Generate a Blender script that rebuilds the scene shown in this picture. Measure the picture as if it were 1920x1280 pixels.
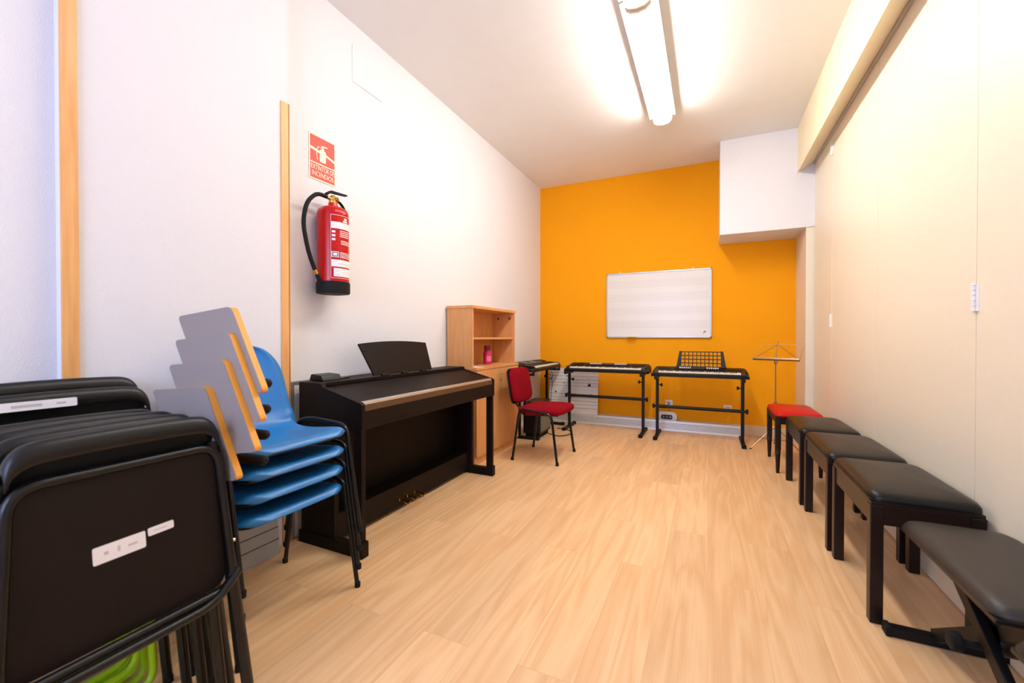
import bpy, bmesh, math, random
from mathutils import Vector, Matrix, Quaternion
from math import pi, sin, cos, atan, tan, radians as R

random.seed(7)
for o in list(bpy.data.objects):
    bpy.data.objects.remove(o)
SC = bpy.context.scene
COL = SC.collection

# ------------------------------------------------------------------ camera
F_PX = 787.0
cam_d = bpy.data.cameras.new('camera')
cam = bpy.data.objects.new('camera', cam_d)
COL.objects.link(cam)
cam_d.sensor_width = 36.0
cam_d.lens = F_PX / 1920 * 36.0
cam_d.clip_start = 0.02
YAW = atan(369 / F_PX)
PITCH = atan(7 / F_PX)
cam.location = (0, 0, 1.1)
cam.rotation_euler = (pi / 2 - PITCH, 0, YAW)
SC.camera = cam
cam_d.dof.use_dof = True
cam_d.dof.focus_distance = 3.2
cam_d.dof.aperture_fstop = 2.8

# ------------------------------------------------------------------ light
LAMP = 40.0
LAMP_COL = (1.0, 0.975, 0.93)
DAY = 80.0
DAY_COL = (0.50, 0.62, 1.0)
SC.view_settings.view_transform = 'Standard'
SC.view_settings.look = 'None'
SC.view_settings.gamma = 1.0
SC.view_settings.use_curve_mapping = False
SC.view_settings.exposure = 0.27
w = bpy.data.worlds.new('world')
SC.world = w
w.use_nodes = True
w.node_tree.nodes['Background'].inputs[0].default_value = (0.62, 0.74, 1.0, 1)
w.node_tree.nodes['Background'].inputs[1].default_value = 1.0
al = bpy.data.lights.new('daylight', 'AREA')
al.shape = 'RECTANGLE'
al.size = 1.5
al.size_y = 1.4
al.energy = DAY
al.color = DAY_COL
alo = bpy.data.objects.new('daylight', al)
COL.objects.link(alo)
alo.location = (-0.95, -1.98, 1.75)
alo.rotation_euler = (R(90), 0, 0)     # aims along +Y, through the rear window


# ------------------------------------------------------------------ materials
def lin(c):
    return tuple((v / 12.92 if v <= 0.04045 else ((v + 0.055) / 1.055) ** 2.4) for v in [x / 255 for x in c])


def mat(name, rgb, rough=0.5, metal=0.0, bump=0.0, scale=60.0, vary=0.0, coat=0.0, emit=None, spec=0.5, alpha=None):
    m = bpy.data.materials.new(name)
    m.use_nodes = True
    nt = m.node_tree
    b = nt.nodes['Principled BSDF']
    c = lin(rgb) + (1,)
    b.inputs['Base Color'].default_value = c
    b.inputs['Roughness'].default_value = rough
    b.inputs['Metallic'].default_value = metal
    b.inputs['Coat Weight'].default_value = coat
    b.inputs['Specular IOR Level'].default_value = spec
    if emit:
        b.inputs['Emission Color'].default_value = tuple(emit[:3]) + (1,)
        b.inputs['Emission Strength'].default_value = emit[3]
    tc = nt.nodes.new('ShaderNodeTexCoord')
    n = nt.nodes.new('ShaderNodeTexNoise')
    n.inputs['Scale'].default_value = scale
    n.inputs['Detail'].default_value = 4
    nt.links.new(tc.outputs['Object'], n.inputs['Vector'])
    mx = nt.nodes.new('ShaderNodeMix')
    mx.data_type = 'RGBA'
    v = max(vary, 0.02)
    mx.inputs['A'].default_value = tuple(x * (1 - v) for x in c[:3]) + (1,)
    mx.inputs['B'].default_value = tuple(min(1, x * (1 + v)) for x in c[:3]) + (1,)
    nt.links.new(n.outputs['Fac'], mx.inputs['Factor'])
    nt.links.new(mx.outputs['Result'], b.inputs['Base Color'])
    if bump:
        bp = nt.nodes.new('ShaderNodeBump')
        bp.inputs['Strength'].default_value = bump
        bp.inputs['Distance'].default_value = 0.004
        nt.links.new(n.outputs['Fac'], bp.inputs['Height'])
        nt.links.new(bp.outputs['Normal'], b.inputs['Normal'])
    return m


def wood(name, c1, c2, rough=0.4, scale=(1.5, 1.5, 25), axis='Z', coat=0.0, spec=0.5):
    """streaky wood: noise stretched along an axis"""
    m = mat(name, c1, rough, coat=coat, spec=spec)
    nt = m.node_tree
    b = nt.nodes['Principled BSDF']
    tc = nt.nodes.new('ShaderNodeTexCoord')
    mp = nt.nodes.new('ShaderNodeMapping')
    s = {'X': (1.2, 22, 22), 'Y': (22, 1.2, 22), 'Z': (22, 22, 1.2)}[axis]
    mp.inputs['Scale'].default_value = s
    nt.links.new(tc.outputs['Object'], mp.inputs['Vector'])
    n = nt.nodes.new('ShaderNodeTexNoise')
    n.inputs['Scale'].default_value = 3.0
    n.inputs['Detail'].default_value = 6
    nt.links.new(mp.outputs['Vector'], n.inputs['Vector'])
    rp = nt.nodes.new('ShaderNodeValToRGB')
    rp.color_ramp.elements[0].position = 0.3
    rp.color_ramp.elements[1].position = 0.7
    rp.color_ramp.elements[0].color = lin(c1) + (1,)
    rp.color_ramp.elements[1].color = lin(c2) + (1,)
    nt.links.new(n.outputs['Fac'], rp.inputs['Fac'])
    nt.links.new(rp.outputs['Color'], b.inputs['Base Color'])
    return m


def floor_material():
    m = bpy.data.materials.new('laminate_planks')
    m.use_nodes = True
    nt = m.node_tree
    L = nt.links.new
    b = nt.nodes['Principled BSDF']
    b.inputs['Roughness'].default_value = 0.36
    tc = nt.nodes.new('ShaderNodeTexCoord')
    sep = nt.nodes.new('ShaderNodeSeparateXYZ')
    L(tc.outputs['Object'], sep.inputs[0])
    cb = nt.nodes.new('ShaderNodeCombineXYZ')
    L(sep.outputs['Y'], cb.inputs['X'])
    L(sep.outputs['X'], cb.inputs['Y'])
    br = nt.nodes.new('ShaderNodeTexBrick')
    br.offset = 0.37
    br.inputs['Scale'].default_value = 1.0
    br.inputs['Brick Width'].default_value = 1.28
    br.inputs['Row Height'].default_value = 0.193
    br.inputs['Mortar Size'].default_value = 0.0012
    br.inputs['Mortar Smooth'].default_value = 0.3
    br.inputs['Color1'].default_value = (0.0, 0.0, 0.0, 1)
    br.inputs['Color2'].default_value = (1.0, 1.0, 1.0, 1)
    br.inputs['Mortar'].default_value = (0.5, 0.5, 0.5, 1)
    L(cb.outputs[0], br.inputs['Vector'])
    # grain: cathedral figure, shifted per plank
    add = nt.nodes.new('ShaderNodeVectorMath')
    add.operation = 'MULTIPLY_ADD'
    add.inputs[1].default_value = (7.0, 7.0, 7.0)
    L(br.outputs['Color'], add.inputs[0])
    L(cb.outputs[0], add.inputs[2])
    mp = nt.nodes.new('ShaderNodeMapping')
    mp.inputs['Scale'].default_value = (0.55, 6.0, 1)
    L(add.outputs[0], mp.inputs['Vector'])
    n1 = nt.nodes.new('ShaderNodeTexNoise')
    n1.inputs['Scale'].default_value = 1.3
    n1.inputs['Detail'].default_value = 2
    n1.inputs['Distortion'].default_value = 0.4
    L(mp.outputs[0], n1.inputs['Vector'])
    ring = nt.nodes.new('ShaderNodeMath')
    ring.operation = 'MULTIPLY'
    ring.inputs[1].default_value = 11.0
    L(n1.outputs['Fac'], ring.inputs[0])
    fr = nt.nodes.new('ShaderNodeMath')
    fr.operation = 'PINGPONG'
    fr.inputs[1].default_value = 1.0
    L(ring.outputs[0], fr.inputs[0])
    mp2 = nt.nodes.new('ShaderNodeMapping')
    mp2.inputs['Scale'].default_value = (1.2, 70, 1)
    L(add.outputs[0], mp2.inputs['Vector'])
    n2 = nt.nodes.new('ShaderNodeTexNoise')
    n2.inputs['Scale'].default_value = 2.0
    n2.inputs['Detail'].default_value = 5
    L(mp2.outputs[0], n2.inputs['Vector'])
    mixf = nt.nodes.new('ShaderNodeMix')
    mixf.data_type = 'FLOAT'
    mixf.inputs['Factor'].default_value = 0.55
    L(fr.outputs[0], mixf.inputs['A'])
    L(n2.outputs['Fac'], mixf.inputs['B'])
    rp = nt.nodes.new('ShaderNodeValToRGB')
    e = rp.color_ramp.elements
    e[0].position = 0.12
    e[0].color = lin((220, 170, 118)) + (1,)
    e[1].position = 0.75
    e[1].color = lin((238, 196, 148)) + (1,)
    L(mixf.outputs[0], rp.inputs['Fac'])
    # plank to plank tone
    hsv = nt.nodes.new('ShaderNodeHueSaturation')
    mr = nt.nodes.new('ShaderNodeMapRange')
    mr.inputs['To Min'].default_value = 0.90
    mr.inputs['To Max'].default_value = 1.05
    sepc = nt.nodes.new('ShaderNodeSeparateColor')
    L(br.outputs['Color'], sepc.inputs[0])
    L(sepc.outputs[0], mr.inputs['Value'])
    L(mr.outputs[0], hsv.inputs['Value'])
    L(rp.outputs['Color'], hsv.inputs['Color'])
    mm = nt.nodes.new('ShaderNodeMix')
    mm.data_type = 'RGBA'
    mm.inputs['B'].default_value = lin((186, 130, 84)) + (1,)
    sc = nt.nodes.new('ShaderNodeMath')
    sc.operation = 'MULTIPLY'
    sc.inputs[1].default_value = 0.38
    L(br.outputs['Fac'], sc.inputs[0])
    L(sc.outputs[0], mm.inputs['Factor'])
    L(hsv.outputs['Color'], mm.inputs['A'])
    L(mm.outputs['Result'], b.inputs['Base Color'])
    return m


M = dict(
    wall=mat('white_plaster', (232, 229, 232), 0.9, bump=0.5, scale=170),
    ceil=mat('ceiling_paint', (242, 241, 238), 0.9, bump=0.15, scale=9),
    orange=mat('orange_paint', (250, 166, 10), 0.8, spec=.2, bump=0.1, scale=60),
    cream=mat('cream_laminate', (236, 225, 202), 0.42, bump=0.02, scale=30),
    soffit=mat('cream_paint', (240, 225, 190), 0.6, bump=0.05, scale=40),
    under=mat('tan_plain', (226, 196, 140), 0.6),  # deeper tan on the soffit underside and the blank plate insert
    gap=mat('dark_gap', (120, 96, 70), 0.9),
    base=mat('beige_baseboard', (222, 190, 150), 0.5),
    floor=floor_material(),
    trimwood=wood('varnished_pine', (226, 160, 92), (240, 182, 116), 0.4),
    beech=wood('beech_veneer', (210, 144, 84), (224, 162, 100), 0.45),
    beechh=wood('beech_veneer_across', (210, 144, 84), (224, 162, 100), 0.45, axis='Y'),
    piano=wood('dark_rosewood', (23, 15, 12), (31, 21, 17), 0.5, axis='Y', spec=.14),
    pianov=wood('dark_rosewood_upright', (21, 14, 11), (29, 20, 16), 0.5, axis='Z', spec=.14),
    silver=mat('brushed_silver', (212, 206, 198), 0.3, 0.8),
    bronze=mat('bronze_strip', (120, 92, 66), 0.3, 0.6),
    chrome=mat('chrome', (225, 222, 220), 0.12, 1.0),
    brass=mat('brass', (214, 176, 96), 0.22, 1.0),
    alu=mat('aluminium', (190, 188, 186), 0.35, 0.7),
    black=mat('black_enamel', (9, 8, 9), 0.3, spec=.4),
    blackm=mat('matt_black_steel', (11, 10, 10), 0.5, spec=.3),
    plastic=mat('black_plastic', (8, 8, 11), 0.38, spec=.4, bump=0.05, scale=300),
    board=mat('dark_brown_hardboard', (24, 14, 10), 0.6, spec=.2, bump=0.1, scale=200),
    rubber=mat('black_rubber', (13, 12, 12), 0.7, spec=.3),
    leather=mat('black_leatherette', (13, 11, 9), 0.36, spec=.28, bump=0.12, scale=260),
    leather2=mat('worn_grey_leatherette', (40, 35, 31), 0.45, spec=.4, bump=0.15, scale=240),
    redleather=mat('red_leatherette', (190, 10, 14), 0.42, spec=.2, bump=0.12, scale=260),
    redcloth=mat('wine_red_cloth', (134, 6, 24), 0.9, spec=.1, bump=0.4, scale=420, vary=0.12),
    benchwood=wood('dark_mahogany', (20, 9, 6), (32, 15, 9), 0.35, axis='Z', spec=.35),
    benchrail=wood('dark_mahogany_rail', (24, 11, 7), (38, 19, 12), 0.35, axis='Y', spec=.35),
    blue=mat('blue_polypropylene', (30, 120, 192), 0.36, bump=0.05, scale=400),
    grey=mat('grey_laminate', (144, 133, 128), 0.5, vary=0.05, scale=400),
    edge=mat('yellow_wood_edge', (240, 160, 52), 0.45),
    lime=mat('lime_green_enamel', (178, 224, 24), 0.3),
    paper=mat('white_sticker', (236, 230, 232), 0.6),
    ink=mat('dark_ink', (40, 38, 44), 0.6),
    redink=mat('extinguisher_red', (188, 10, 12), 0.25, spec=.35),
    signred=mat('sign_red', (222, 66, 44), 0.5),
    signcream=mat('sign_cream', (250, 232, 206), 0.5),
    white=mat('white_plastic', (240, 236, 232), 0.4),
    wboard=mat('white_enamel_board', (236, 230, 222), 0.25),
    line=mat('grey_staff_line', (196, 188, 180), 0.6),
    bline=mat('black_staff_line', (22, 22, 24), 0.6),
    gboard=mat('grey_painted_board', (176, 172, 170), 0.5),
    ivory=mat('ivory_keys', (240, 232, 210), 0.3),
    kbody=mat('keyboard_charcoal', (14, 13, 14), 0.45, spec=.35, bump=0.1, scale=300),
    ksilver=mat('keyboard_silver', (150, 144, 142), 0.4, 0.3),
    kgrey=mat('keyboard_print', (120, 116, 116), 0.5),
    display=mat('display_dark', (50, 58, 56), 0.2),
    grille=mat('grey_grille_cloth', (116, 112, 96), 0.9, bump=0.5, scale=300, vary=0.2),
    bottle=mat('pink_bottle', (206, 34, 96), 0.3),
    bottledark=mat('wine_bottle_cap', (120, 14, 48), 0.35),
    steel=mat('music_stand_steel', (170, 140, 110), 0.3, 0.9),
    lens=mat('lit_opal_diffuser', (255, 250, 244), 0.5, emit=LAMP_COL + (LAMP,)),
    lens_dim=mat('dimmed_lit_diffuser', (255, 250, 240), 0.5, emit=LAMP_COL + (LAMP * .52,)),  # same diffuser, glow turned down to balance brightness on the near wall
    tray=mat('white_enamel_tray', (238, 234, 228), 0.5),
    clip=mat('cream_clip', (240, 226, 200), 0.5),
    glass=mat('window_glass', (240, 245, 250), 0.05),
)
gnt = M['glass'].node_tree
_tr = gnt.nodes.new('ShaderNodeBsdfTransparent')
_mx = gnt.nodes.new('ShaderNodeMixShader')
_mx.inputs[0].default_value = 0.08
gnt.links.new(_tr.outputs[0], _mx.inputs[1])
gnt.links.new(gnt.nodes['Principled BSDF'].outputs[0], _mx.inputs[2])
gnt.links.new(_mx.outputs[0], gnt.nodes['Material Output'].inputs[0])


# ------------------------------------------------------------------ mesh builder
class MB:
    def __init__(s):
        s.bm = bmesh.new()

    def _m(s, faces, m):
        for f in faces:
            f.material_index = m

    def box(s, x0, x1, y0, y1, z0, z1, bev=0.0, m=0, seg=2, M4=None):
        n0 = len(s.bm.faces)
        t = bmesh.new()
        r = bmesh.ops.create_cube(t, size=1)
        for v in t.verts:
            v.co = Vector(((x0 + x1) / 2 + v.co.x * (x1 - x0), (y0 + y1) / 2 + v.co.y * (y1 - y0), (z0 + z1) / 2 + v.co.z * (z1 - z0)))
        if bev > 0:
            bmesh.ops.bevel(t, geom=list(t.edges), offset=bev, segments=seg, affect='EDGES', profile=0.5)
        s._join(t, m, M4)
        return s

    def _join(s, t, m, M4=None):
        if M4 is not None:
            bmesh.ops.transform(t, matrix=M4, verts=t.verts)
        bmesh.ops.recalc_face_normals(t, faces=t.faces)
        mp = {}
        for v in t.verts:
            mp[v] = s.bm.verts.new(v.co)
        for f in t.faces:
            try:
                g = s.bm.faces.new([mp[v] for v in f.verts])
                g.material_index = m
                g.smooth = True
            except ValueError:
                pass
        t.free()

    def prism(s, poly, axis, a, b, bev=0.0, m=0, M4=None, seg=2):
        """poly: list of 2D points; axis 'x': (y,z), 'y': (x,z), 'z': (x,y)"""
        def P(p, q):
            return {'x': (q, p[0], p[1]), 'y': (p[0], q, p[1]), 'z': (p[0], p[1], q)}[axis]
        t = bmesh.new()
        A = [t.verts.new(P(p, a)) for p in poly]
        B = [t.verts.new(P(p, b)) for p in poly]
        t.faces.new(A)
        t.faces.new(B[::-1])
        n = len(poly)
        for i in range(n):
            t.faces.new([A[i], B[i], B[(i + 1) % n], A[(i + 1) % n]])
        bmesh.ops.recalc_face_normals(t, faces=t.faces)
        if bev > 0:
            bmesh.ops.bevel(t, geom=list(t.edges), offset=bev, segments=seg, affect='EDGES', profile=0.5, clamp_overlap=True)
        s._join(t, m, M4)
        return s

    def tube(s, pts, r, seg=10, m=0, closed=False, flat=1.0):
        pts = [Vector(p) for p in pts]
        t = bmesh.new()
        n = len(pts)
        rings = []
        up = None
        for i, p in enumerate(pts):
            if closed:
                d = (pts[(i + 1) % n] - pts[i - 1]).normalized()
            else:
                d = (pts[min(i + 1, n - 1)] - pts[max(i - 1, 0)]).normalized()
            if up is None:
                a = Vector((0, 0, 1)) if abs(d.z) < 0.9 else Vector((1, 0, 0))
                up = (a - d * a.dot(d)).normalized()
            else:
                up = (up - d * up.dot(d)).normalized()
            sd = d.cross(up)
            rr = r[i] if isinstance(r, (list, tuple)) else r
            rings.append([t.verts.new(p + (up * cos(2 * pi * k / seg) + sd * sin(2 * pi * k / seg) * flat) * rr) for k in range(seg)])
        for i in range(n if closed else n - 1):
            A, B = rings[i], rings[(i + 1) % n]
            for k in range(seg):
                t.faces.new([A[k], A[(k + 1) % seg], B[(k + 1) % seg], B[k]])
        if not closed:
            t.faces.new(rings[0])
            t.faces.new(rings[-1][::-1])
        s._join(t, m)
        return s

    def lathe(s, prof, origin=(0, 0, 0), axis=(0, 0, 1), seg=28, m=0):
        """prof: (radius, height) list, closed with caps"""
        q = Vector((0, 0, 1)).rotation_difference(Vector(axis).normalized())
        o = Vector(origin)
        t = bmesh.new()
        rings = []
        for (r, h) in prof:
            rings.append([t.verts.new(o + q @ Vector((max(r, 1e-4) * cos(2 * pi * k / seg), max(r, 1e-4) * sin(2 * pi * k / seg), h))) for k in range(seg)])
        for A, B in zip(rings, rings[1:]):
            for k in range(seg):
                t.faces.new([A[k], A[(k + 1) % seg], B[(k + 1) % seg], B[k]])
        t.faces.new(rings[0][::-1])
        t.faces.new(rings[-1])
        s._join(t, m)
        return s

    def grid(s, P, m=0, closed=False):
        """P: rows of points"""
        t = bmesh.new()
        V = [[t.verts.new(p) for p in row] for row in P]
        for i in range(len(V) - 1):
            for j in range(len(V[0]) - 1):
                t.faces.new([V[i][j], V[i][j + 1], V[i + 1][j + 1], V[i + 1][j]])
        s._join(t, m)
        return s

    def build(s, name, mats, parent=None, solid=0.0, sub=0, weld=False, smooth=40):
        me = bpy.data.meshes.new(name)
        if weld:
            bmesh.ops.remove_doubles(s.bm, verts=s.bm.verts, dist=1e-5)
        s.bm.to_mesh(me)
        s.bm.free()
        if not isinstance(mats, (list, tuple)):
            mats = [mats]
        for q in mats:
            me.materials.append(q)
        o = bpy.data.objects.new(name, me)
        COL.objects.link(o)
        if parent:
            o.parent = parent
        if solid:
            md = o.modifiers.new('solid', 'SOLIDIFY')
            md.thickness = solid
            md.offset = 0
        if sub:
            md = o.modifiers.new('sub', 'SUBSURF')
            md.levels = md.render_levels = sub
        else:
            me.set_sharp_from_angle(angle=R(smooth))
            md = o.modifiers.new('normals', 'WEIGHTED_NORMAL')
            md.keep_sharp = True
            md.weight = 90
        return o


def tag(o, label=None, cat=None, group=None, kind=None):
    if label: o['label'] = label
    if cat: o['category'] = cat
    if group: o['group'] = group
    if kind: o['kind'] = kind
    return o


def thing(name, loc, label, cat, rz=0, group=None):
    o = bpy.data.objects.new(name, None)
    o.empty_display_size = 0.05
    COL.objects.link(o)
    o.location = loc
    o.rotation_euler = (0, 0, rz)
    return tag(o, label, cat, group)


def dup(o, parent=None):
    c = o.copy()
    COL.objects.link(c)
    if parent:
        c.parent = parent
    for ch in list(o.children):
        dup(ch, c)
    return c


def struct(name, mb, m, parent=None, **k):
    o = mb.build(name, m, parent, **k)
    if not parent:
        o['kind'] = 'structure'
    return o


def rnd(pts, r, n=5, closed=False):
    """round the corners of a polyline (3D or 2D)"""
    pts = [Vector(p) for p in pts]
    out = []
    N = len(pts)
    for i, p in enumerate(pts):
        if not closed and i in (0, N - 1):
            out.append(p)
            continue
        a, b = pts[i - 1], pts[(i + 1) % N]
        da, db = (a - p), (b - p)
        rr = min(r, da.length * 0.48, db.length * 0.48)
        A = p + da.normalized() * rr
        B = p + db.normalized() * rr
        for k in range(n + 1):
            u = k / n
            out.append(A * (1 - u) ** 2 + p * 2 * u * (1 - u) + B * u * u)
    return out


def rr_poly(x0, x1, y0, y1, r, n=5):
    return [tuple(p) for p in rnd([(x0, y0), (x1, y0), (x1, y1), (x0, y1)], r, n, closed=True)]


_txt = []


def text_mesh(body, size, M4, m, name, parent, depth=0.0006, xs=1.0):
    cu = bpy.data.curves.new('lettering_curve', 'FONT')
    cu.body = body
    cu.size = size
    cu.align_x = 'CENTER'
    cu.align_y = 'CENTER'
    cu.extrude = depth
    o = bpy.data.objects.new('tmp', cu)
    COL.objects.link(o)
    bpy.context.view_layer.update()
    me = bpy.data.meshes.new_from_object(o.evaluated_get(bpy.context.evaluated_depsgraph_get()))
    bpy.data.objects.remove(o)
    me.transform(M4 @ Matrix.Diagonal((xs, 1, 1, 1)))
    me.materials.clear()
    me.materials.append(m)
    q = bpy.data.objects.new(name, me)
    COL.objects.link(q)
    q.parent = parent
    return q


def frame_mat(origin, xdir, ydir):
    x = Vector(xdir).normalized()
    y = Vector(ydir).normalized()
    z = x.cross(y)
    m = Matrix((x, y, z)).transposed().to_4x4()
    m.translation = Vector(origin)
    return m


# ------------------------------------------------------------------ room shell
XL, XR, YB, YR, H = -2.11, 0.92, 5.42, -1.80, 3.15
struct('floor', MB().box(XL - .1, XR + .3, YR - .1, YB + .1, -.06, 0), M['floor'])
struct('ceiling', MB().box(XL - .1, XR + .3, YR - .1, YB + .1, H, H + .06), M['ceil'])
struct('wall_left', MB().box(XL - .1, XL, YR, YB, 0, H), M['wall'])
struct('wall_back', MB().box(XL - .1, XR + .3, YB, YB + .1, 0, H), M['orange'])
# rear wall with a window opening
wx0, wx1, wz0, wz1 = -1.75, -0.15, 1.0, 2.5
b = MB()
b.box(XL - .1, wx0, YR - .1, YR, 0, H)
b.box(wx1, XR + .3, YR - .1, YR, 0, H)
b.box(wx0, wx1, YR - .1, YR, 0, wz0)
b.box(wx0, wx1, YR - .1, YR, wz1, H)
struct('wall_rear', b, M['wall'])
b = MB()
for x in (wx0, (wx0 + wx1) / 2, wx1):
    b.box(x - .03, x + .03, YR - .07, YR - .02, wz0, wz1, .004)
for z in (wz0, wz1):
    b.box(wx0, wx1, YR - .07, YR - .02, z - .03, z + .03, .004)
wf = struct('window_1', b, M['white'])
MB().box(wx0 + .03, wx1 - .03, YR - .048, YR - .044, wz0 + .03, wz1 - .03).build('pane', M['glass'], wf)

# pilaster on the left wall with its two wooden corner guards
PX = -2.05
struct('wall_pilaster', MB().box(XL - .02, PX, 0.668, 1.535, 0, H), M['wall'])
struct('trim_1', MB().box(PX - .004, PX + .010, 0.660, 0.705, 0, H, .002), M['trimwood'])
struct('trim_2', MB().box(PX - .004, PX + .009, 1.494, 1.540, 0, 2.35, .002).box(XL, PX + .009, 1.533, 1.543, 0, 2.35, .002), M['trimwood'])
# left wall: faint round blanking patch left as plaster; box at the upper right
struct('wall_box', MB().box(0.10, XR + .1, 4.91, YB, 2.175, H), M['wall'])
struct('wall_column', MB().box(0.853, XR + .1, 4.92, YB, 0, 2.175), M['cream'])
struct('baseboard_back', MB().box(XL, .853, YB - .014, YB, 0, .115, .003), M['base'])
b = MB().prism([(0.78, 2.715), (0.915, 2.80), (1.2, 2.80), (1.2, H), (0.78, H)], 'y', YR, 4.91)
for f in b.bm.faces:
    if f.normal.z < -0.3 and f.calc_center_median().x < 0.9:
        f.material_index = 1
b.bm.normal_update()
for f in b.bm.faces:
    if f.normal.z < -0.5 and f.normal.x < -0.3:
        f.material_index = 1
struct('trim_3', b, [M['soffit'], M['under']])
struct('wall_right', MB().box(XR + .03, XR + .3, YR, YB, 0, H), M['gap'])
struct('trim_4', MB().box(XR - .018, XR + .02, YR, 4.91, 2.775, 2.80, .003), M['alu'])
# the run of tall cream panels
seams = [4.915, 4.275, 3.232, 2.195, 1.15, 0.10, -0.95, YR]
hing = {1: [2.66, 1.24], 3: [1.25]}
n = 1
for i in range(len(seams) - 1):
    y1, y0 = seams[i], seams[i + 1]
    d = struct('door_%d' % n, MB().box(XR, XR + .03, y0 + .0018, y1 - .0018, 0.004, 2.775, .0015), M['cream'])
    n += 1
    if (i + 1) in hing:
        for z in hing[i + 1]:
            h = MB()
            h.box(XR - .004, XR + .002, y0 - .020, y0 + .020, z - .05, z + .05, .001)
            for k in range(5):
                zz = z - .05 + .02 * k
                h.lathe([(.0075, 0.001), (.0075, .019)], (XR - .008, y0, zz), seg=12)
            h.lathe([(.0085, 0), (.006, .006)], (XR - .008, y0, z + .05), seg=12)
            h.build('hinge', M['white'], d)
tag(bpy.data.objects['door_1'], kind='structure')


# ------------------------------------------------------------------ lamps
def lamp(y0, y1, label, lens):
    xc = -0.385
    t = thing('ceiling_light', (xc, (y0 + y1) / 2, H), label, 'ceiling light', group='ceiling lights in one row')
    hl = (y1 - y0) / 2
    MB().box(-.045, .045, -hl, hl, -.05, 0, .004).build('spine', M['tray'], t)
    MB().prism([(-.108, -.058), (-.078, -.052), (.078, -.052), (.108, -.058), (.108, -.054), (.078, -.046), (-.078, -.046), (-.108, -.054)], 'y', -hl, hl).build('tray', M['tray'], t)
    prof = [(-.070, -.055), (-.078, -.075), (-.070, -.105), (-.045, -.125), (0, -.132), (.045, -.125), (.070, -.105), (.078, -.075), (.070, -.055)]
    MB().prism(prof, 'y', -hl + .012, hl - .012).build('diffuser', lens, t)
    for s in (-1, 1):
        yy = s * (hl - .006)
        MB().prism([(x * 1.03, z * 1.01) for x, z in prof], 'y', yy - .008, yy + .008, .002).build('end_cap', M['clip'], t)
    return t


lamp(2.565, 4.03, 'lit strip light on the ceiling, the whole one nearest the orange wall', M['lens'])
lamp(1.02, 2.545, 'lit strip light on the ceiling, cut off by the top edge of the photo', M['lens_dim'])


# ------------------------------------------------------------------ fire sign and extinguisher
def fire_sign():
    y0, y1, z0, z1 = 1.715, 1.905, 2.035, 2.30
    yc, zc = (y0 + y1) / 2, (z0 + z1) / 2
    t = thing('fire_sign', (XL + .001, yc, zc), 'red and cream fire extinguisher sign fixed on the white wall above the extinguisher', 'sign')
    W, Hh = y1 - y0, z1 - z0
    MB().box(0, .003, -W / 2, W / 2, -Hh / 2, Hh / 2, .0008).build('plate', M['signcream'], t)
    b = MB()
    x0, x1 = .003, .0042
    m = .008
    # red pictogram field and caption field
    b.box(x0, x1, -W / 2 + m, W / 2 - m, -.030, Hh / 2 - m)
    b.box(x0, x1, -W / 2 + m, W / 2 - m, -Hh / 2 + m, -.038)
    b.build('red_field', M['signred'], t)
    p = MB()
    x0, x1 = .0042, .0054
    p.prism(rr_poly(-.022, .022, -.018, .055, .010), 'x', x0, x1)
    p.prism([(-.010, .055), (.010, .055), (.008, .070), (-.008, .070)], 'x', x0, x1)
    p.prism([(-.008, .072), (.034, .080), (.034, .086), (-.012, .080)], 'x', x0, x1)
    p.tube([(x0 + .0004, -.008, .066), (x0 + .0004, -.032, .068), (x0 + .0004, -.045, .045), (x0 + .0004, -.043, .01), (x0 + .0004, -.036, -.012)], .003, 6)
    p.prism([(-W / 2 + m, .040), (-W / 2 + m, .056), (-.020, .044), (-.020, .030)], 'x', x0, x1)
    p.prism([(.020, .026), (.020, .040), (W / 2 - m, .020), (W / 2 - m, .006)], 'x', x0, x1)
    p.build('pictogram', M['signcream'], t)
    for k, s in enumerate(('EXTINTOR DE', 'INCENDIOS')):
        text_mesh(s, .040, frame_mat((.0045, 0, -.060 - .038 * k), (0, 1, 0), (0, 0, 1)), M['signcream'], 'caption', t, xs=.66 if k == 0 else .74)


fire_sign()


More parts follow.
